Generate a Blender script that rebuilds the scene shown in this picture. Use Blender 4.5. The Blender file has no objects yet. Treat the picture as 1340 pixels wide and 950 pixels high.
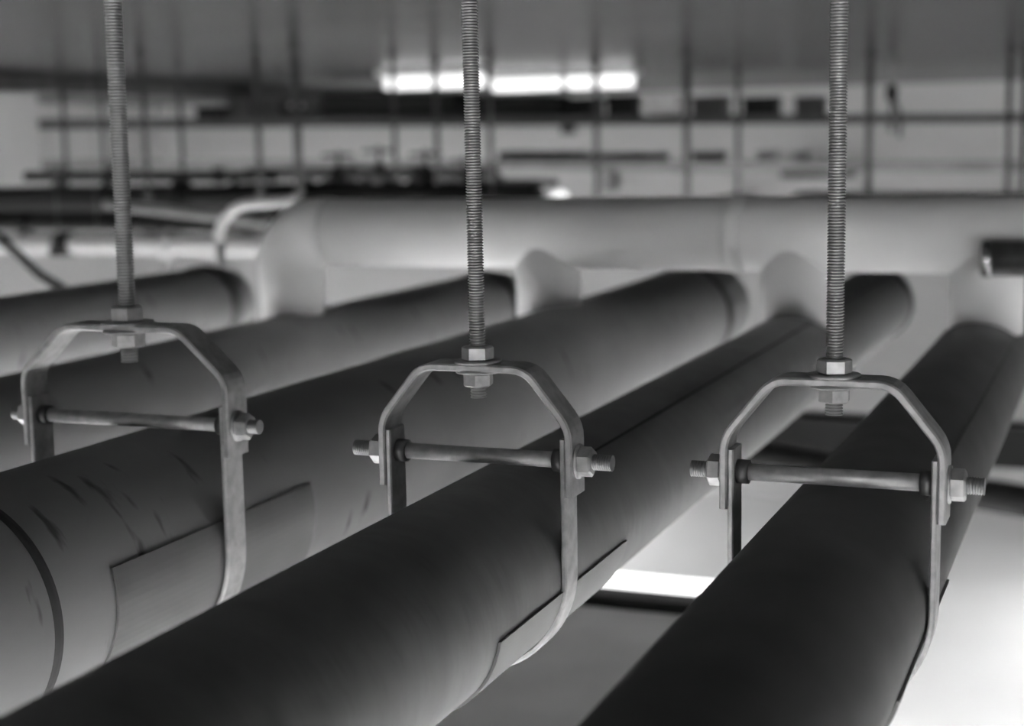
import bpy, bmesh, math, random
from mathutils import Vector, Matrix

random.seed(7)
sc = bpy.context.scene
C = sc.collection

# ------------------------------------------------------------------ camera
# world: +X across the pipes, +Y along the pipes, +Z up, camera at the origin
cam_d = bpy.data.cameras.new('camera')
cam = bpy.data.objects.new('camera', cam_d)
C.objects.link(cam)
rot = Matrix(((0.92829674, -0.03571267, 0.37012128),
              (0.37138697, 0.13817982, -0.91813836),
              (-0.01835412, 0.98976307, 0.1415351)))
cam.matrix_world = rot.to_4x4()
cam_d.sensor_fit = 'HORIZONTAL'
cam_d.sensor_width = 36.0
cam_d.lens = 36.0 * 2000.0 / 1340.0
cam_d.clip_start = 0.02
cam_d.dof.use_dof = True
cam_d.dof.focus_distance = 1.06
cam_d.dof.aperture_fstop = 5.0
sc.camera = cam

# ------------------------------------------------------------------ world and exposure
world = bpy.data.worlds.new('world')
world.use_nodes = True
world.node_tree.nodes['Background'].inputs[0].default_value = (1, 1, 1, 1)
world.node_tree.nodes['Background'].inputs[1].default_value = 0.05
sc.world = world
sc.view_settings.view_transform = 'Standard'
sc.view_settings.look = 'None'
sc.view_settings.gamma = 1.0
sc.view_settings.use_curve_mapping = False
sc.view_settings.exposure = 0.55
FILL_SIDE = 45.0  # strength of the added fill strip behind the camera
FILL_BACK = 90.0  # strength of the fill strips added by the back wall
LAMP_NEAR = 230.0
LAMP = 170.0          # strength of the strip lights slung below the pipes
UPLAMP = 1.6
FARLAMP = .8

# ------------------------------------------------------------------ materials
def mat(name, v, rough=0.6, metal=0.0, var=0.15, scale=8.0, bump=0.0, bscale=30.0, stretch=(1, 1, 1), spec=0.5):
    m = bpy.data.materials.new(name)
    m.use_nodes = True
    nt = m.node_tree
    b = nt.nodes['Principled BSDF']
    b.inputs['Roughness'].default_value = rough
    b.inputs['Metallic'].default_value = metal
    b.inputs['Specular IOR Level'].default_value = spec
    tc = nt.nodes.new('ShaderNodeTexCoord')
    mp = nt.nodes.new('ShaderNodeMapping')
    mp.inputs['Scale'].default_value = stretch
    nt.links.new(tc.outputs['Object'], mp.inputs['Vector'])
    n = nt.nodes.new('ShaderNodeTexNoise')
    n.inputs['Scale'].default_value = scale
    n.inputs['Detail'].default_value = 5
    nt.links.new(mp.outputs[0], n.inputs['Vector'])
    r = nt.nodes.new('ShaderNodeValToRGB')
    lo, hi = max(0.0, v * (1 - var)), min(1.0, v * (1 + var))
    r.color_ramp.elements[0].position = 0.3
    r.color_ramp.elements[1].position = 0.7
    r.color_ramp.elements[0].color = (lo, lo, lo, 1)
    r.color_ramp.elements[1].color = (hi, hi, hi, 1)
    nt.links.new(n.outputs['Fac'], r.inputs[0])
    nt.links.new(r.outputs[0], b.inputs['Base Color'])
    if bump:
        n2 = nt.nodes.new('ShaderNodeTexNoise')
        n2.inputs['Scale'].default_value = bscale
        n2.inputs['Detail'].default_value = 4
        nt.links.new(mp.outputs[0], n2.inputs['Vector'])
        bp = nt.nodes.new('ShaderNodeBump')
        bp.inputs['Strength'].default_value = bump
        bp.inputs['Distance'].default_value = 0.01
        nt.links.new(n2.outputs['Fac'], bp.inputs['Height'])
        nt.links.new(bp.outputs[0], b.inputs['Normal'])
    return m

def emit(name, s):
    m = bpy.data.materials.new(name)
    m.use_nodes = True
    nt = m.node_tree
    b = nt.nodes['Principled BSDF']
    b.inputs['Base Color'].default_value = (.8, .8, .8, 1)
    b.inputs['Emission Color'].default_value = (1, 1, 1, 1)
    b.inputs['Emission Strength'].default_value = s
    return m

def scuffed(m, dark=.35):
    nt = m.node_tree
    b = nt.nodes['Principled BSDF']
    src = b.inputs['Base Color'].links[0].from_socket
    tc = nt.nodes.new('ShaderNodeTexCoord'); mp = nt.nodes.new('ShaderNodeMapping')
    mp.inputs['Scale'].default_value = (1.0, 3.0, 1.0)
    nt.links.new(tc.outputs['Object'], mp.inputs['Vector'])
    n = nt.nodes.new('ShaderNodeTexNoise'); n.inputs['Scale'].default_value = 13; n.inputs['Detail'].default_value = 3
    nt.links.new(mp.outputs[0], n.inputs['Vector'])
    r = nt.nodes.new('ShaderNodeValToRGB')
    r.color_ramp.elements[0].position = .64; r.color_ramp.elements[0].color = (1, 1, 1, 1)
    r.color_ramp.elements[1].position = .72; r.color_ramp.elements[1].color = (dark, dark, dark, 1)
    nt.links.new(n.outputs['Fac'], r.inputs[0])
    mx = nt.nodes.new('ShaderNodeMix'); mx.data_type = 'RGBA'; mx.blend_type = 'MULTIPLY'; mx.inputs[0].default_value = 1
    nt.links.new(src, mx.inputs[6]); nt.links.new(r.outputs[0], mx.inputs[7])
    nt.links.new(mx.outputs[2], b.inputs['Base Color'])
    return m

M = dict(
    jacket=mat('grey_jacket', .31, .62, var=.10, scale=14, bump=.12, bscale=22, stretch=(1, .5, 1), spec=.15),
    jacket_wrinkle=mat('grey_wrinkled_jacket', .25, .55, var=.10, scale=14, bump=.8, bscale=9, stretch=(.8, 2.2, .8), spec=.15),
    jacket_dark=mat('charcoal_jacket', .125, .6, var=.15, scale=16, bump=.25, bscale=16, spec=.15),
    shield=mat('shield_metal', .15, .5, .25, var=.08, scale=20),
    white=mat('white_pipe_jacket', .84, .5, var=.04, scale=6, bump=.03),
    pale=mat('pale_pipe_jacket', .45, .55, var=.06, scale=6),
    zinc=mat('galvanised_steel', .46, .48, .6, var=.22, scale=90, bump=.06, bscale=200),
    zinc_rod=mat('threaded_steel', .3, .45, .75, var=.12, scale=60),
    steel_dark=mat('dark_steel', .12, .45, .6, var=.2, scale=30),
    black=mat('black_paint', .014, .6, var=.2, spec=.12),
    dark=mat('dark_grey_paint', .055, .6, var=.25, scale=12, spec=.2),
    midgrey=mat('mid_grey_paint', .2, .5, var=.2, scale=12),
    chrome=mat('chrome', .5, .15, 1.0, var=.05),
    duct=mat('sheet_duct', .75, .5, .2, var=.12, scale=5),
    floor=mat('pale_floor', .78, .6, var=.04, scale=1.5),
    sidewall=mat('grey_wall', .3, .7, var=.06, scale=1.2),
    backwall=mat('mid_grey_wall', .2, .7, var=.06, scale=1.2),
    wall=mat('pale_wall', .50, .7, var=.06, scale=1.2, stretch=(.4, 1, 2)),
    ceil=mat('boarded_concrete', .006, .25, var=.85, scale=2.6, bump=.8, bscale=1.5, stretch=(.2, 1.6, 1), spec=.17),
    fill_side=emit('added_fill_side_glow', FILL_SIDE),
    fill_back=emit('added_fill_back_glow', FILL_BACK),
    tube_near=emit('lamp_tube_bright_glow', LAMP_NEAR),
    tube=emit('lamp_tube_glow', LAMP),
    uptube=emit('uplight_tube_glow', UPLAMP),
    farlamp=emit('ceiling_lamp_glow', FARLAMP),
    lampwhite=mat('lamp_white', .7, .4, var=.03),
)

scuffed(M['jacket'])

# ------------------------------------------------------------------ mesh helpers
class MB:
    def __init__(s):
        s.v = []; s.f = []; s.sm = []
    def add(s, vs, fs, smooth=False):
        o = len(s.v)
        s.v += [tuple(p) for p in vs]
        s.f += [tuple(i + o for i in f) for f in fs]
        s.sm += [smooth] * len(fs)
    def box(s, lo, hi, b=0.0):
        (x0, y0, z0), (x1, y1, z1) = lo, hi
        if b <= 0:
            vs = [(x, y, z) for z in (z0, z1) for y in (y0, y1) for x in (x0, x1)]
            s.add(vs, [(0, 2, 3, 1), (4, 5, 7, 6), (0, 1, 5, 4), (2, 6, 7, 3), (0, 4, 6, 2), (1, 3, 7, 5)])
            return
        bm = bmesh.new()
        bmesh.ops.create_cube(bm, size=1)
        for v in bm.verts:
            v.co = Vector(((x0 + x1) / 2 + v.co.x * (x1 - x0), (y0 + y1) / 2 + v.co.y * (y1 - y0), (z0 + z1) / 2 + v.co.z * (z1 - z0)))
        bmesh.ops.bevel(bm, geom=list(bm.edges), offset=b, segments=2, profile=.5, affect='EDGES')
        bm.verts.index_update()
        s.add([v.co[:] for v in bm.verts], [[v.index for v in f.verts] for f in bm.faces])
        bm.free()
    def tube(s, pts, r, n=24, caps=True, radii=None):
        """round bar swept along a list of points"""
        pts = [Vector(p) for p in pts]
        N = len(pts)
        tan = []
        for i in range(N):
            a = pts[max(i - 1, 0)]; b = pts[min(i + 1, N - 1)]
            tan.append((b - a).normalized())
        ref = Vector((0, 0, 1)) if abs(tan[0].z) < .9 else Vector((1, 0, 0))
        u = tan[0].cross(ref).normalized()
        vs = []
        for i in range(N):
            u = (u - tan[i] * u.dot(tan[i])).normalized()
            w = tan[i].cross(u)
            rr = radii[i] if radii else r
            for k in range(n):
                t = 2 * math.pi * k / n
                vs.append(pts[i] + (u * math.cos(t) + w * math.sin(t)) * rr)
        fs = []
        for i in range(N - 1):
            for k in range(n):
                a = i * n + k; b = i * n + (k + 1) % n
                fs.append((a, b, b + n, a + n))
        s.add(vs, fs, True)
        if caps:
            o = len(s.v) - len(vs)
            s.f.append(tuple(o + k for k in reversed(range(n)))); s.sm.append(False)
            s.f.append(tuple(o + (N - 1) * n + k for k in range(n))); s.sm.append(False)
    def lathe(s, prof, center, axis='z', n=32, smooth=True):
        """profile of (radius, height) turned round an axis through center"""
        vs = []
        cx, cy, cz = center
        for r, h in prof:
            for k in range(n):
                t = 2 * math.pi * k / n
                a, b = r * math.cos(t), r * math.sin(t)
                vs.append({'z': (cx + a, cy + b, cz + h), 'y': (cx + b, cy + h, cz + a), 'x': (cx + h, cy + a, cz + b)}[axis])
        fs = []
        for i in range(len(prof) - 1):
            for k in range(n):
                a = i * n + k; b = i * n + (k + 1) % n
                fs.append((a, b, b + n, a + n))
        s.add(vs, fs, smooth)
    def arc_sheet(s, cx, cz, r0, r1, y0, y1, a0, a1, n=40):
        """curved sheet lying on a pipe along Y; angles in degrees, 0 = +X, 90 = up"""
        vs = []
        for i in range(n + 1):
            t = math.radians(a0 + (a1 - a0) * i / n)
            for r, y in ((r0, y0), (r1, y0), (r1, y1), (r0, y1)):
                vs.append((cx + r * math.cos(t), y, cz + r * math.sin(t)))
        fs = []
        for i in range(n):
            for k in range(4):
                a = i * 4 + k; b = i * 4 + (k + 1) % 4
                fs.append((a, b, b + 4, a + 4))
        fs += [(3, 2, 1, 0), (n * 4, n * 4 + 1, n * 4 + 2, n * 4 + 3)]
        s.add(vs, fs)
    def strap(s, pts, th, y0, y1, closed=False):
        """flat bar bent along a polyline in the XZ plane; th grows to the left of the path"""
        P = [Vector((p[0], p[1])) for p in pts]
        N = len(P)
        off = []
        for i in range(N):
            d1 = (P[i] - P[i - 1]).normalized() if i else (P[1] - P[0]).normalized()
            d2 = (P[i + 1] - P[i]).normalized() if i < N - 1 else d1
            n1 = Vector((-d1.y, d1.x)); n2 = Vector((-d2.y, d2.x))
            m = (n1 + n2).normalized()
            off.append(P[i] + m * (th / max(.4, m.dot(n1))))
        c = min(.0012, th * .25)
        vs = []
        for i in range(N):
            a, b = P[i], off[i]
            d = (b - a).normalized()
            a2, b2 = a + d * c, b - d * c
            for q, y in ((a2, y0), (b2, y0), (b, y0 + c), (b, y1 - c), (b2, y1), (a2, y1), (a, y1 - c), (a, y0 + c)):
                vs.append((q.x, y, q.y))
        fs = []
        for i in range(N - 1):
            for k in range(8):
                a = i * 8 + k; b = i * 8 + (k + 1) % 8
                fs.append((a, b, b + 8, a + 8))
        fs += [tuple(reversed(range(8))), tuple((N - 1) * 8 + k for k in range(8))]
        s.add(vs, fs)
    def hexnut(s, center, af, h, axis='z', turn=0.0, hole=0.0):
        """hexagon nut, chamfered; af = across flats"""
        R = af / 2 / math.cos(math.pi / 6)
        prof = [(.86, -h / 2), (1.0, -h / 2 + h * .12), (1.0, h / 2 - h * .12), (.86, h / 2)]
        vs = []
        cx, cy, cz = center
        for q, hh in prof:
            for k in range(6):
                t = turn + math.pi / 3 * k
                a, b = R * q * math.cos(t), R * q * math.sin(t)
                vs.append({'z': (cx + a, cy + b, cz + hh), 'x': (cx + hh, cy + a, cz + b), 'y': (cx + b, cy + hh, cz + a)}[axis])
        fs = []
        for i in range(3):
            for k in range(6):
                a = i * 6 + k; b = i * 6 + (k + 1) % 6
                fs.append((a, b, b + 6, a + 6))
        fs += [tuple(reversed(range(6))), tuple(18 + k for k in range(6))]
        s.add(vs, fs)
    def thread(s, p0, p1, r, pitch, depth, n=14):
        """threaded bar: rings of alternating radius between two points"""
        p0 = Vector(p0); p1 = Vector(p1)
        L = (p1 - p0).length
        k = max(2, int(L / pitch))
        pts = []; rad = []
        for i in range(k):
            for t, q in ((0.0, 0), (.28, 0), (.5, 1), (.78, 1)):
                pts.append(p0 + (p1 - p0) * ((i + t) / k)); rad.append(r - depth * q)
        pts.append(p1); rad.append(r * .9)
        s.tube(pts, r, n, True, rad)
    def build(s, name, m, parent=None, base=None):
        me = bpy.data.meshes.new(name)
        o = bpy.data.objects.new(name, me)
        bx = Vector(parent.location) if parent is not None and parent.parent is None else Vector((0, 0, 0))
        if parent is not None and parent.parent is not None:
            bx = Vector(parent.location) + Vector(parent.parent.location)
        if base is not None:
            bx = Vector(base)
        me.from_pydata([(v[0] - bx.x, v[1] - bx.y, v[2] - bx.z) for v in s.v], [], s.f)
        me.polygons.foreach_set('use_smooth', s.sm)
        me.update()
        bm = bmesh.new(); bm.from_mesh(me)
        bmesh.ops.recalc_face_normals(bm, faces=bm.faces)
        bm.to_mesh(me); bm.free()
        me.materials.append(M[m])
        C.objects.link(o)
        if parent is not None:
            o.parent = parent
        else:
            o.location = bx
        return o

def tag(o, label, cat, group=None):
    o['label'] = label; o['category'] = cat
    if group: o['group'] = group
    return o

def thing(name, label, cat, loc, group=None):
    o = bpy.data.objects.new(name, None)
    o.empty_display_size = .05
    o.location = loc
    C.objects.link(o)
    return tag(o, label, cat, group)

def structure(o):
    o['kind'] = 'structure'
    return o

def one(fn, name, m, parent, *a, **k):
    b = MB(); getattr(b, fn)(*a, **k)
    return b.build(name, m, parent)

# ------------------------------------------------------------------ the room
X0, X1, Y0, Y1, ZF, ZC = -6.6, 3.4, -3.6, 9.6, -2.3, .32
def slab(name, lo, hi, m, label, cat):
    b = MB(); b.box(lo, hi)
    o = structure(b.build(name, m)); tag(o, label, cat); return o
slab('floor', (X0, Y0, ZF - .1), (X1, Y1, ZF), 'floor', 'pale bright floor far below the pipes', 'floor')
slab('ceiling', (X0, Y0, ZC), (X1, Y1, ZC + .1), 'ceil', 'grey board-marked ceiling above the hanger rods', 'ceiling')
slab('wall_far', (X0, Y1, ZF), (X1, Y1 + .1, ZC), 'wall', 'pale far wall behind the background pipes', 'wall')
slab('wall_left', (X0 - .1, Y0, ZF), (X0, Y1, ZC), 'wall', 'pale wall at the left of the room', 'wall')
slab('wall_right', (X1, Y0, ZF), (X1 + .1, Y1, ZC), 'sidewall', 'grey wall to the right, out of frame', 'wall')
slab('wall_back', (X0, Y0 - .1, ZF), (X1, Y0, ZC), 'backwall', 'grey wall behind the camera', 'wall')

# ------------------------------------------------------------------ insulated pipes
def pipe(label, x, z, r, y0, y1, m, seam=None, joints=(), tape=(), shield=None, end=None, group='insulated pipes running away under the white header'):
    t = thing('insulated_pipe', label, 'pipe', (x, 1.0, z), group)
    one('lathe', 'jacket', m, t, [(0, y0), (r, y0), (r, y1), (r * .55, y1)], (x, 0, z), 'y', 96)
    if seam is not None:            # overlapping lap of the jacket along the pipe
        one('arc_sheet', 'seam_lap', 'dark', t, x, z, r - .001, r + .0009, 1.13, y1 - .02, seam, seam + 1.6, 3)
    for (a, b, h) in joints:        # butt joint wraps
        one('lathe', 'joint_wrap', m, t, [(r - .001, a), (r + h, a + .0005), (r + h, b - .0005), (r - .001, b)], (x, 0, z), 'y', 96)
    if shield:
        a, b, top = shield
        o = one('arc_sheet', 'insulation_shield', 'shield', t, x, z, r + .0003, r + .0022, a, b, -180 - top, top, 60)
        o['label'] = 'curved sheet metal saddle under the pipe'
    if end:
        one('lathe', 'end_band', 'steel_dark', t, [(r * .5, y1 - .002), (r + .004, y1 - .002), (r + .004, y1 + .03), (r * .5, y1 + .03)], (x, 0, z), 'y', 64)
        one('lathe', 'end_cap', m, t, [(r * .97, y1 + .03), (r * .97, end - .04), (r * .88, end - .012), (r * .6, end), (0, end)], (x, 0, z), 'y', 64)
    for (a, b) in tape:             # dark tape at a joint
        one('lathe', 'joint_tape', 'dark', t, [(r - .001, a), (r + .002, a + .0003), (r + .002, b - .0003), (r - .001, b)], (x, 0, z), 'y', 96)
    return t

YB = Y0
pipe('charcoal insulated pipe hung from the rightmost clevis hanger', -.1774, -.308, .065, YB, 3.2, 'jacket_dark', seam=42, shield=(.87, 1.135, -14))
pipe('grey insulated pipe hung from the middle clevis hanger', -.4285, -.306, .065, YB, 2.86, 'jacket_wrinkle', seam=60, shield=(.87, 1.138, -8), end=2.97)
pipe('thick grey insulated pipe hung from the leftmost clevis hanger', -.764, -.325, .089, YB, 2.75, 'jacket', joints=((.60, .822, .0016),), tape=((.822, .831),), shield=(.893, 1.186, 16), end=2.97)
pipe('grey pipe joining the white header at its elbow, second from left', -1.215, -.333, .075, YB, 2.85, 'jacket', end=2.97)
pipe('pale grey pipe at far left, ending beside the header elbow', -1.6, -.287, .07, YB, 2.42, 'jacket', end=2.52)

# ------------------------------------------------------------------ white header with stubs
hy, hz, hr = 2.13, -.131, .0525
hd = thing('header_pipe', 'white header pipe crossing above the insulated pipes', 'pipe', (-.6, hy, hz))
b = MB()
b.tube([(-1.17, hy, hz), (.9, hy, hz)], hr, 64)
b.build('barrel', 'white', hd)
b = MB()
ex, br = -1.235, .058
pts = []
for i in range(13):
    a = math.pi / 2 * i / 12
    pts.append((ex + br - br * math.sin(a), hy, hz - br + br * math.cos(a)))
pts = [(ex + br + .02, hy, hz)] + pts + [(ex, hy, -.275)]
b.tube(pts, hr, 48, True, [hr + .0015] * (len(pts) - 1) + [hr - .004])
b.build('elbow', 'white', hd)
for sx, sz in ((-.797, -.262), (-.4285, -.262), (-.171, -.262)):
    b = MB(); b.tube([(sx, hy, hz), (sx, hy, sz)], .0485, 48)
    b.build('branch_stub', 'white', hd)
for jx, w in ((-.512, .028), (-.226, .002), (-1.165, .003)):
    b = MB(); b.lathe([(hr - .001, -w / 2), (hr + .0012, -w / 2), (hr + .0012, w / 2), (hr - .001, w / 2)], (jx, hy, hz), 'x', 64)
    b.build('joint_ring', 'white', hd)

# small steel pipe with a bright collar lying along the front of the header
sp = thing('steel_pipe', 'short dark steel pipe end with bright rim in front of header', 'pipe', (.1, 2.045, -.156))
one('tube', 'barrel', 'steel_dark', sp, [(-.162, 2.045, -.156), (.9, 2.045, -.156)], .0225, 40)
one('lathe', 'collar', 'chrome', sp, [(.012, -.006), (.0222, -.006), (.0248, -.003), (.0248, .006), (.0215, .008)], (-.166, 2.045, -.156), 'x', 40)
one('lathe', 'bore_plug', 'black', sp, [(0, 0), (.013, 0)], (-.170, 2.045, -.156), 'x', 24)

# ------------------------------------------------------------------ clevis hangers
def clevis(label, x, y, z, r, ro, plate, bolt, flat, rod_r, rod_top, blen, width=.028, turn=0.0, rise=.024):
    """x, y, z: pipe axis at the hanger; ro: outer half width of the yoke; plate, bolt: heights"""
    t = thing('clevis_hanger', label, 'pipe hanger', (x, y, plate), 'clevis hangers on threaded rods')
    y0, y1 = y - width / 2, y + width / 2
    th, tl = .0055, .0042
    # yoke: right leg, shoulders, flat top, left leg (path runs so that thickness grows outward)
    hw = ro - th
    leg_b = bolt - .024
    sh = bolt + rise
    def rounded(P, rad=.009, n=4):
        out = [P[0]]
        for i in range(1, len(P) - 1):
            p, a, c = Vector(P[i]), Vector(P[i - 1]), Vector(P[i + 1])
            d1 = (a - p).normalized() * rad; d2 = (c - p).normalized() * rad
            for k in range(n + 1):
                s = k / n
                out.append(tuple((p + d1) * (1 - s) ** 2 + p * 2 * s * (1 - s) + (p + d2) * s ** 2))
        return out + [P[-1]]
    zi = plate - th
    path = rounded([(x - hw, leg_b), (x - hw, sh), (x - flat, zi), (x + flat, zi), (x + hw, sh), (x + hw, leg_b)])
    one('strap', 'yoke', 'zinc', t, path, th, y0, y1)
    # lower strap looping under the pipe
    ri = hw - tl
    pts = [(x - ri, bolt + .017)]
    for i in range(33):
        a = math.pi + math.pi * i / 32
        pts.append((x + ri * math.cos(a), z + (r + .0026) * math.sin(a)))
    pts.append((x + ri, bolt + .017))
    one('strap', 'lower_strap', 'zinc', t, [(p[0], p[1]) for p in reversed(pts)], tl, y0 + .0015, y1 - .0015)
    # cross bolt with nuts
    br = .0058
    cb = MB()
    cb.tube([(x - hw - .004, y, bolt), (x + hw + .004, y, bolt)], br, 20)
    cbo = cb.build('cross_bolt', 'zinc', t)
    one('thread', 'bolt_thread', 'zinc_rod', cbo, (x - blen, y, bolt), (x - hw, y, bolt), br, .0016, .0008)
    one('thread', 'bolt_thread', 'zinc_rod', cbo, (x + blen, y, bolt), (x + hw, y, bolt), br, .0016, .0008)
    one('lathe', 'spacer_collar', 'steel_dark', cbo, [(br, -.004), (br + .0025, -.004), (br + .0025, .004), (br, .004)], (x - ri + .004, y, bolt), 'x', 20)
    one('lathe', 'spacer_collar', 'steel_dark', cbo, [(br, -.004), (br + .0025, -.004), (br + .0025, .004), (br, .004)], (x + ri - .004, y, bolt), 'x', 20)
    one('hexnut', 'bolt_nut', 'zinc', cbo, (x - ro - .0055, y, bolt), .019, .010, 'x', .3)
    one('hexnut', 'bolt_nut', 'zinc', cbo, (x + ro + .0062, y, bolt), .019, .010, 'x', .55)
    one('lathe', 'bolt_washer', 'zinc', cbo, [(br, -.0008), (.0125, -.0008), (.0125, .0008), (br, .0008)], (x + ro + .0009, y, bolt), 'x', 24)
    # threaded rod with nuts and washers
    k = rod_r / .006
    rod = one('thread', 'threaded_rod', 'zinc_rod', t, (x, y, plate - .026 * k), (x + rod_top, y, ZC), rod_r, .00205 * k, .0009 * k, 16)
    nh = .0105 * k
    one('lathe', 'washer', 'zinc', rod, [(rod_r, 0), (.0175 * k, 0), (.0175 * k, .0017), (rod_r, .0017)], (x, y, plate), 'z', 32)
    one('hexnut', 'top_nut', 'zinc', rod, (x, y, plate + .0017 + nh / 2), .0205 * k, nh, 'z', turn)
    one('lathe', 'washer', 'zinc', rod, [(rod_r, 0), (.0165 * k, 0), (.0165 * k, -.0017), (rod_r, -.0017)], (x, y, zi), 'z', 32)
    one('hexnut', 'bottom_nut', 'zinc', rod, (x, y, zi - .0017 - nh / 2), .0195 * k, nh * .95, 'z', turn + .35)
    return t

clevis('large leftmost clevis hanger gripping the thick pipe with a saddle', -.764, 1.047, -.325, .0912, .102, -.1405, -.2215, .055, .0074, .004, .122, .030, .1, .037)
clevis('middle clevis hanger, between the left and right hangers', -.4295, 1.0, -.306, .0672, .0755, -.1545, -.2225, .039, .0059, -.001, .101, .028, .35)
clevis('rightmost clevis hanger around the charcoal pipe over white floor', -.1757, 1.005, -.308, .0672, .0745, -.1555, -.2235, .038, .0059, .001, .097, .028, .25)

# ------------------------------------------------------------------ strip lights slung below the pipes
def batten(label, xc, y, z, L=1.5, glow='tube', skirts=True, group='strip lights slung below the pipes'):
    t = thing('strip_light', label, 'strip light', (xc, y, z), group)
    x0, x1 = xc - L / 2, xc + L / 2
    hb = MB()                       # channel with deep side skirts, open below
    hb.box((x0, y - .055, z + .02), (x1, y + .055, z + .05))
    if skirts:
        hb.box((x0, y - .055, z - .06), (x1, y - .049, z + .02))
        hb.box((x0, y + .049, z - .06), (x1, y + .055, z + .02))
    hb.build('housing', 'black', t)
    one('tube', 'lamp_tube', glow, t, [(x0 + .03, y - .025, z - .03), (x1 - .03, y - .025, z - .03)], .016, 12)
    one('tube', 'lamp_tube', glow, t, [(x0 + .03, y + .025, z - .03), (x1 - .03, y + .025, z - .03)], .016, 12)
    for xx in (x0, x1):
        one('box', 'end_cap', 'dark', t, (xx - .012, y - .05, z - .05), (xx + .012, y + .05, z + .05), .004)
    for xx in (x0 + .2, x1 - .2):
        one('tube', 'suspension_wire', 'midgrey', t, [(xx, y, z + .05), (xx, y, ZC)], .0008, 6)
    return t
batten('dark strip light seen through the rightmost hanger, below the pipes', -.2, 4.25, -.82, 1.5)
for xc, y, lab in ((-3.4, 3.6, 'below the pale level pipe at left'), (-1.9, 3.25, 'behind the white header'), (-5.3, 3.6, 'near the left column'), (1.9, 4.45, 'right of the frame beside the far pipes'),
                   (-4.3, 8.0, 'below the upper tray'), (-5.3, 7.3, 'below the thick cables of the upper tray'), (1.15, 7.3, 'in the far right corner'),
                   (-4.6, 1.2, 'by the left wall'), (-2.4, 1.1, 'beside the pale grey pipe'),
                   (-1.9, .15, 'added unseen under the thick grey pipe to brighten the floor'), (-.07, -.1, 'added unseen just below the camera to brighten the floor')):  # last two are added out of view to lift floor and pipe undersides
    batten('dark strip light hanging low, ' + lab, xc, y, -.85 if y < 6 else -1.1, 1.5, 'tube_near' if y < 3 else 'tube')

for xc, lab in ((-2.6, 'left'), (-.5, 'middle'), (1.6, 'right')):
    batten('unseen open fill strip added near the back wall, %s of three' % lab, xc, -2.7, -.75, 1.5, 'fill_back', False)  # out-of-view fill, added to brighten the header front and hanger straps

batten('unseen open fill strip added right of the charcoal pipe to light the header', .85, -1.2, -.32, 1.5, 'fill_side', False)  # extra fill out of view, put in to light the white header

# short bare tube lying behind the duct
up = thing('tube_light', 'short bright bare tube light behind the grey duct', 'tube light', (-.62, 2.2, -.7), None)
one('tube', 'lamp_tube', 'uptube', up, [(-.93, 2.235, -.688), (-.33, 2.235, -.688)], .016, 16)
one('box', 'channel', 'black', up, (-.95, 2.15, -.735), (-.31, 2.205, -.688), .004)
for xx in (-.945, -.315):
    one('box', 'lamp_holder', 'black', up, (xx - .012, 2.18, -.735), (xx + .012, 2.255, -.668), .004)

# sheet metal duct under the pipes on a floor stand
du = thing('metal_duct', 'grey sheet metal duct below, between middle and right pipes', 'duct', (-.8, 1.75, ZF))
one('box', 'body', 'duct', du, (-.95, 1.45, -1.0), (-.36, 2.145, -.70), .01)
one('box', 'flange', 'duct', du, (-.385, 1.435, -1.015), (-.365, 2.16, -.693), .003)
one('box', 'flange', 'duct', du, (-.94, 1.435, -1.015), (-.92, 2.16, -.693), .003)
for lx in (-.88, -.46):
    for ly in (1.52, 2.08):
        one('box', 'leg', 'steel_dark', du, (lx - .02, ly - .02, ZF), (lx + .02, ly + .02, -.99), .003)

# black pipe crossing the room below
b = MB()
p, q = Vector((-.763, 3.87, -.83)), Vector((-.237, 3.62, -.83))
d = (q - p).normalized()
b.tube([p - d * 3.0, q + d * 3.5], .038, 24)
tag(b.build('black_pipe', 'black'), 'thick black pipe crossing low behind the rightmost hanger bolt', 'pipe')

# ------------------------------------------------------------------ far end: ceiling lamps, beam, trays, rods
def ceiling_lamp(label, x0, x1, y):
    t = thing('ceiling_lamp', label, 'ceiling lamp', ((x0 + x1) / 2, y, ZC), 'ceiling lamps at the far end')
    one('box', 'backplate', 'lampwhite', t, (x0 - .03, y - .06, ZC - .025), (x1 + .03, y + .06, ZC), .004)
    one('box', 'diffuser', 'farlamp', t, (x0, y - .05, ZC - .078), (x1, y + .05, ZC - .02), .012)
ceiling_lamp('bright ceiling lamp at left of the far row', -2.97, -2.53, 6.0)
ceiling_lamp('bright ceiling lamp in the middle of the far row', -2.72, -2.41, 6.6)
ceiling_lamp('bright ceiling lamp at right of the far row', -2.36, -2.06, 6.6)

b = MB()
b.box((-4.27, 4.2, .245), (-4.13, 9.55, ZC), .008)
tag(b.build('ceiling_beam', 'dark'), 'dark beam under the ceiling at upper left', 'beam')

def bent(name, label, cat, m, pts, r, n=12, group=None):
    b = MB(); b.tube(pts, r, n)
    return tag(b.build(name, m, None, pts[0]), label, cat, group)

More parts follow.
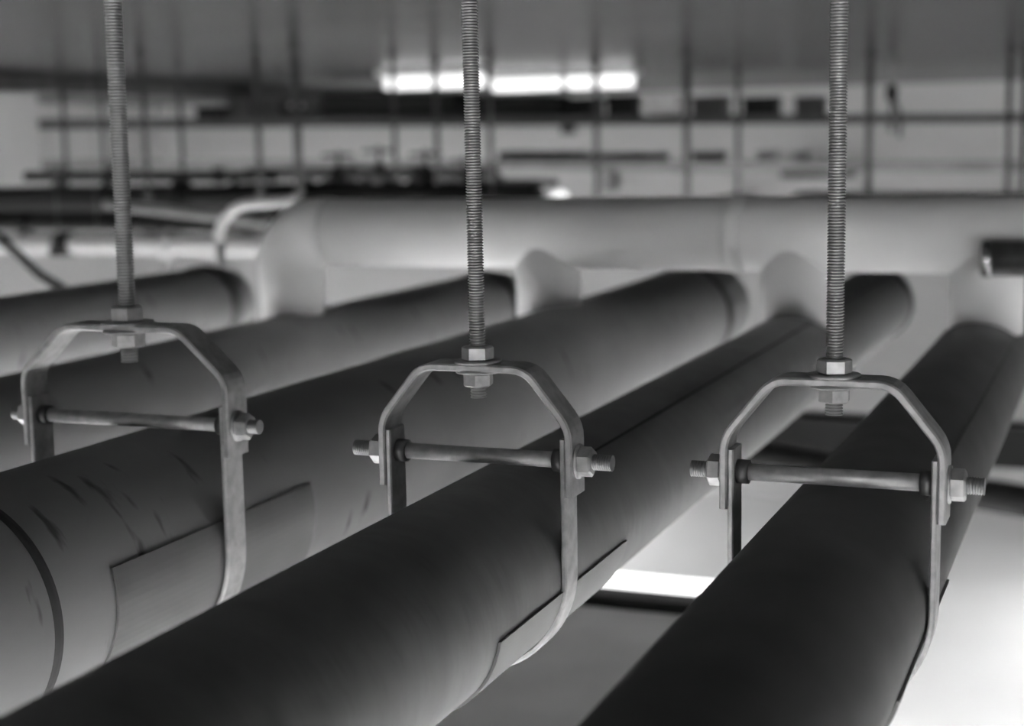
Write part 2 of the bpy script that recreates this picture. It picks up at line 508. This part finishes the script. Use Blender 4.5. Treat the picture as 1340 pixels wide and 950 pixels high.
# background hanger rods
RODS = [(-3.05, 4.33, -.17, .009, 'blurred rod just right of the left threaded rod'),
        (-3.35, 4.99, -.19, .008, 'thin blurred rod, second right of the left threaded rod'),
        (-2.65, 4.39, -.17, .010, 'blurred rod left of a close pair above the elbow'),
        (-2.53, 4.45, -.17, .007, 'thin left rod of the close pair above the elbow'),
        (-2.50, 4.37, -.17, .008, 'right rod of the close pair above the elbow'),
        (-2.39, 4.87, -.19, .008, 'blurred rod crossing the left end of the ceiling lamp'),
        (-2.425, 5.30, -.24, .010, 'blurred rod crossing the left ceiling lamp, next to middle rod'),
        (-2.12, 5.09, -.24, .010, 'blurred rod just right of the middle threaded rod'),
        (-1.973, 5.84, -.26, .012, 'blurred rod crossing the rightmost ceiling lamp'),
        (-1.529, 5.57, -.26, .013, 'dark blurred rod between the middle and right threaded rods'),
        (-1.693, 7.06, -.30, .011, 'shorter blurred rod left of the right threaded rod'),
        (-.952, 6.16, -.26, .014, 'dark blurred rod just right of the right threaded rod'),
        (-.93, 6.6, .02, .009, 'faint rod touching the dark rod right of the right threaded rod'),
        (-.430, 6.16, -.26, .011, 'blurred rod at the right edge, left of two'),
        (-.385, 6.3, -.26, .012, 'blurred rod at the very right edge'),
        (-3.42, 4.6, -.17, .007, 'faint rod just left of the left threaded rod'),
        (-3.9, 5.0, -.2, .009, 'faint rod near the left edge')]
for x, y, zb, r, lab in RODS:
    t = thing('hanger_rod', lab, 'rod', (x, y, ZC), 'blurred hanger rods in the background')
    one('tube', 'rod', 'dark', t, [(x, y, zb), (x, y, ZC)], r, 12)
    one('hexnut', 'nut', 'steel_dark', t, (x, y, zb + .02), r * 3.2, .014, 'z', .2)
    one('lathe', 'ceiling_plate', 'dark', t, [(0, 0), (r * 2.4, 0), (r * 2.4, .008), (0, .008)], (x, y, ZC - .008), 'z', 20)

# pipe hung on the far rods behind the header
p = thing('dark_pipe', 'dark pipe behind the white header, showing above it at right', 'pipe', (-.6, 6.0, -.28))
one('tube', 'barrel', 'dark', p, [(-1.2, 6.05, -.275), (.9, 6.05, -.29)], .07, 32)
one('lathe', 'end_cap', 'black', p, [(0, -.05), (.03, -.045), (.055, -.03), (.07, 0), (.07, .01)], (-1.2, 6.05, -.275), 'x', 32)

def tray(label, a, bb, w=.22, m='dark', n=14):
    a, bb = Vector(a), Vector(bb)
    t = thing('cable_tray', label, 'cable tray', a, 'cable trays at the far end')
    d = (bb - a).normalized(); s = d.cross(Vector((0, 0, 1))).normalized()
    for q in (-1, 1):
        o = s * (w / 2 * q)
        b = MB(); vs = []
        for pnt in (a + o, bb + o):
            for du_, dz in ((-.006, -.022), (.006, -.022), (.006, .022), (-.006, .022)):
                vs.append(pnt + s * du_ + Vector((0, 0, dz)))
        b.add(vs, [(3, 2, 1, 0), (4, 5, 6, 7), (0, 1, 5, 4), (1, 2, 6, 5), (2, 3, 7, 6), (3, 0, 4, 7)])
        b.build('side_rail', m, t)
    for i in range(n):
        c = a + (bb - a) * ((i + .5) / n)
        one('tube', 'rung', m, t, [c - s * (w / 2), c + s * (w / 2)], .008, 6)
    return t
UA, UB = Vector((-5.1, 6.2, .142)), Vector((-.2, 8.1, .080))
tray('long dark cable tray near the ceiling, upper of the two trays', UA, UB, m='dark', n=24)
LA, LB = Vector((-4.9, 6.1, -.052)), Vector((-.2, 7.2, -.140))
tray('long grey cable tray behind the header, lower of the two trays', LA, LB, m='midgrey', n=24)

def on(a, bb, x):
    return a + (bb - a) * ((x - a.x) / (bb.x - a.x))

def box_on(label, base, w, h, dpt, m, group):
    """equipment box with lid rim and cable glands, standing on a tray"""
    t = thing('junction_box', label, 'junction box', base, group)
    x, y, z = base
    one('box', 'body', m, t, (x - w / 2, y - dpt / 2, z), (x + w / 2, y + dpt / 2, z + h * .8), .006)
    one('box', 'lid', m, t, (x - w / 2 - .006, y - dpt / 2 - .006, z + h * .8), (x + w / 2 + .006, y + dpt / 2 + .006, z + h), .005)
    for k in (-.25, .25):
        one('tube', 'cable_gland', m, t, [(x + k * w, y - dpt / 2 - .02, z + h * .4), (x + k * w, y - dpt / 2, z + h * .4)], .012, 10)
    return t

# cables and boxes on the upper tray
def cables(label, a, bb, x0, x1, z, n, r, m='black', group='cable runs on the trays'):
    t = thing('cable_run', label, 'cables', on(a, bb, x0) + Vector((0, 0, z)), group)
    for i in range(n):
        pts = []
        for k in range(9):
            x = x0 + (x1 - x0) * k / 8
            q = on(a, bb, x)
            row = i % 3; lay = i // 3
            pts.append((q.x, q.y - .07 + row * .065 + random.uniform(-.008, .008), q.z + z + lay * r * 1.7 + r + random.uniform(-.004, .004)))
        one('tube', 'cable', m, t, pts, r, 8)
    return t

UX = lambda u: -5.0 + (u - 54) / 284.3
G = 'equipment on the upper tray'
for u0, u1, h, m, lab in ((262, 300, .070, 'black', 'small black box at the left end of the upper tray'),
                          (304, 338, .105, 'dark', 'dark grey box on the upper tray, left of a taller-lidded twin'),
                          (341, 376, .112, 'dark', 'dark grey box on the upper tray beside the close pair of rods'),
                          (382, 402, .062, 'black', 'low black box on the upper tray right of the pair of rods'),
                          (404, 428, .095, 'dark', 'dark box on the upper tray below the beam'),
                          (748, 790, .100, 'black', 'black box on the upper tray under the right ceiling lamp'),
                          (796, 838, .112, 'black', 'tall black box on the upper tray beside the white box'),
                          (846, 892, .090, 'white', 'white box on the upper tray between black boxes'),
                          (906, 955, .105, 'dark', 'dark box on the upper tray right of the dark rod'),
                          (972, 1022, .100, 'black', 'black box on the upper tray right of the short rod'),
                          (1040, 1080, .100, 'dark', 'dark box at the right end of the upper tray row')):
    c = on(UA, UB, UX((u0 + u1) / 2)) + Vector((0, 0, .01))
    box_on(lab, c, (u1 - u0) / 284.3 * .94, h, .13, m, G)
cables('thick black cables on the upper tray, left of the middle rod', UA, UB, UX(432), UX(604), .01, 9, .024)
cables('thick black cables on the upper tray, right of the middle rod', UA, UB, UX(616), UX(742), .01, 9, .021)

LX = lambda u: -2.6 + (u - 685) / 290.0
G = 'equipment on the lower tray'
for u0, u1, h, m, lab in ((768, 800, .055, 'black', 'black box on the lower tray left of the globe lamp rod'),
                          (804, 838, .058, 'black', 'black box on the lower tray, middle of a tight row'),
                          (842, 872, .055, 'black', 'black box on the lower tray, right end of a tight row'),
                          (906, 946, .060, 'black', 'black box on the lower tray right of the dark rod'),
                          (988, 1010, .065, 'midgrey', 'small grey box on the lower tray near the right threaded rod'),
                          (1034, 1050, .060, 'midgrey', 'narrow pale grey box on the lower tray near the right threaded rod')):
    c = on(LA, LB, LX((u0 + u1) / 2)) + Vector((0, 0, .0))
    box_on(lab, c, (u1 - u0) / 290 * .94, h, .11, m, G)
cables('black cables on the lower tray beside the middle threaded rod', LA, LB, LX(660), LX(764), .0, 6, .017)

# ------------------------------------------------------------------ pipework at the left, behind the elbow
def valve(label, x, y, z, s, m='dark', group='valves on the background pipework'):
    t = thing('gate_valve', label, 'valve', (x, y, z), group)
    one('lathe', 'body', m, t, [(.5 * s, -.55 * s), (.5 * s, -.45 * s), (.3 * s, -.42 * s), (.38 * s, -.15 * s), (.38 * s, .15 * s), (.3 * s, .42 * s), (.5 * s, .45 * s), (.5 * s, .55 * s)], (x, y, z), 'x', 20)
    one('lathe', 'bonnet', m, t, [(.30 * s, .2 * s), (.30 * s, .5 * s), (.36 * s, .52 * s), (.36 * s, .62 * s), (.16 * s, .7 * s), (.12 * s, 1.0 * s)], (x, y, z), 'z', 16)
    one('tube', 'stem', m, t, [(x, y, z + .9 * s), (x, y, z + 1.45 * s)], .06 * s, 8)
    wb = MB()
    ring = [(x + .5 * s * math.cos(2 * math.pi * k / 20), y + .5 * s * math.sin(2 * math.pi * k / 20), z + 1.3 * s) for k in range(21)]
    wb.tube(ring, .06 * s, 8, False)
    for k in range(3):
        a = math.pi * k / 3
        wb.tube([(x - .5 * s * math.cos(a), y - .5 * s * math.sin(a), z + 1.3 * s), (x + .5 * s * math.cos(a), y + .5 * s * math.sin(a), z + 1.3 * s)], .04 * s, 6)
    wb.build('handwheel', m, t)
    return t

def run(label, pts, r, m, flanges=()):
    t = thing('service_pipe', label, 'pipe', pts[0], 'service pipes behind the elbow')
    one('tube', 'barrel', m, t, pts, r, 20)
    for fx in flanges:
        i = 0
        a, c = Vector(pts[0]), Vector(pts[-1])
        q = a + (c - a) * ((fx - a.x) / (c.x - a.x))
        one('lathe', 'flange', m, t, [(r, -.014), (r * 1.5, -.014), (r * 1.5, .014), (r, .014)], tuple(q), 'x', 20)
    return t
run('pale pipe running level behind the left threaded rod', [(-3.9, 4.0, -.288), (-2.0, 4.0, -.288)], .032, 'pale', (-3.3, -2.75))
run('black pipe directly above the pale level pipe at left', [(-3.9, 4.25, -.235), (-1.9, 4.25, -.246)], .022, 'black', (-3.5, -2.3))
run('grey pipe sloping gently beside the left threaded rod', [(-3.05, 4.1, -.165), (-2.45, 4.1, -.225)], .017, 'midgrey')
run('thick dark pipe in the clutter left of the elbow', [(-4.2, 4.6, -.165), (-1.75, 4.6, -.170)], .045, 'black', (-3.1, -2.6))
run('lower thick dark pipe in the clutter left of the elbow', [(-4.2, 4.7, -.245), (-2.35, 4.7, -.25)], .042, 'black', (-3.3, -2.9))
run('dark pipe low behind the header at centre left', [(-3.4, 5.4, -.185), (-2.25, 5.4, -.19)], .05, 'black', (-2.9, -2.5))
run('dark grey pipe above the black valves, left of the middle rod', [(-3.5, 5.7, -.105), (-2.36, 5.7, -.115)], .026, 'dark', (-3.0, -2.7))
run('black pipe just over the thick dark pipe at far left', [(-4.1, 5.0, -.09), (-2.95, 5.0, -.10)], .020, 'black', (-3.7, -3.2))
run('thin dark pipe ending right of the middle threaded rod', [(-2.7, 6.0, -.155), (-2.2, 6.0, -.160)], .016, 'dark')
for x, y, z, s, m, lab in ((-3.62, 4.6, -.165, .085, 'dark', 'dark valve at the left end of the clutter'),
                           (-3.42, 4.6, -.165, .070, 'black', 'black valve left of the left threaded rod'),
                           (-2.88, 4.6, -.165, .060, 'black', 'black valve right of the left threaded rod'),
                           (-2.42, 4.6, -.167, .055, 'dark', 'small dark valve above the bent conduit'),
                           (-2.90, 5.4, -.185, .12, 'black', 'black valve just right of the pair of rods'),
                           (-2.72, 5.4, -.185, .13, 'dark', 'dark valve under the left ceiling lamp'),
                           (-2.52, 5.4, -.187, .12, 'black', 'black valve left of the middle threaded rod'),
                           (-2.36, 5.4, -.187, .10, 'dark', 'dark valve beside the middle threaded rod'),
                           (-2.47, 6.0, -.157, .05, 'black', 'small black valve right of the middle threaded rod')):
    valve(lab, x, y, z, s, m)

pts = [(-2.06, 3.2, -.36), (-2.055, 3.2, -.22)]
for i in range(9):
    a = math.pi / 2 * i / 8
    pts.append((-2.055 + .10 - .10 * math.cos(a), 3.2, -.22 + .09 * math.sin(a)))
pts.append((-1.84, 3.2, -.122))
bent('conduit', 'pale bent conduit curving behind the header elbow', 'conduit', 'pale', pts, .013, 16)
bent('black_hose', 'black hose slanting down at the left edge', 'hose', 'black',
     [(-2.83, 3.2, -.16), (-2.72, 3.2, -.215), (-2.66, 3.2, -.262), (-2.60, 3.2, -.31), (-2.5, 3.2, -.36)], .011, 12)
t = thing('pipe_clamp', 'small black clamp on the pale level pipe', 'clamp', (-3.14, 3.96, -.31))
one('lathe', 'band', 'black', t, [(.033, -.028), (.039, -.028), (.039, .028), (.033, .028)], (-3.14, 4.0, -.288), 'x', 24)
one('box', 'ear', 'black', t, (-3.165, 3.945, -.325), (-3.115, 3.975, -.295), .004)

# globe lamp behind the header
t = thing('globe_lamp', 'small glowing globe lamp peeping over the white header', 'lamp', (-2.19, 6.0, -.29))
one('lathe', 'globe', 'farlamp', t, [(.0, .042), (.018, .038), (.033, .026), (.041, .008), (.041, -.008), (.033, -.026), (.018, -.038), (0, -.042)], (-2.19, 6.0, -.232), 'z', 24)
one('lathe', 'base', 'dark', t, [(0, -.10), (.03, -.10), (.03, -.03), (0, -.03)], (-2.19, 6.0, -.232), 'z', 20)
one('tube', 'bracket', 'dark', t, [(-2.19, 6.0, -.33), (-2.19, Y1, -.33)], .012, 10)

# boxes on the far wall just above the header
for x, z, w, h, m, lab in ((-1.98 * 1.58, -.235, .075, .16, 'midgrey', 'grey upright box on the far wall above the header'),
                           (-2.62, -.17, .11, .06, 'midgrey', 'small grey box on the far wall right of the dark rod'),
                           (-1.78, -.20, .45, .08, 'dark', 'long dark box on the far wall left of the right threaded rod'),
                           (-3.42, .105, .07, .09, 'dark', 'small dark box on the far wall under the upper tray')):
    t = thing('wall_box', lab, 'box', (x, Y1 - .1, z), 'boxes on the far wall')
    one('box', 'body', m, t, (x - w / 2, Y1 - .12, z - h / 2), (x + w / 2, Y1, z + h / 2), .008)
    one('box', 'cover', m, t, (x - w / 2 + .01, Y1 - .135, z - h / 2 + .01), (x + w / 2 - .01, Y1 - .12, z + h / 2 - .01), .004)

# sprinkler drop under the ceiling
t = thing('sprinkler', 'small dark sprinkler drop right of the right threaded rod', 'sprinkler', (-.845, 6.0, ZC))
one('tube', 'drop_pipe', 'midgrey', t, [(-.845, 6.0, .19), (-.845, 6.0, ZC)], .007, 10)
one('lathe', 'head', 'black', t, [(0, .035), (.016, .03), (.024, .01), (.024, -.012), (.014, -.03), (0, -.035)], (-.845, 6.0, .166), 'z', 20)
one('tube', 'arm', 'dark', t, [(-.838, 6.0, .15), (-.812, 6.0, .085), (-.812, 6.0, .0)], .009, 10)

# pale column at far left
b = MB(); b.box((-5.6, 5.45, ZF), (-4.74, 5.9, ZC), .01)
tag(b.build('column', 'wall'), 'pale broad column at the far left edge', 'column')
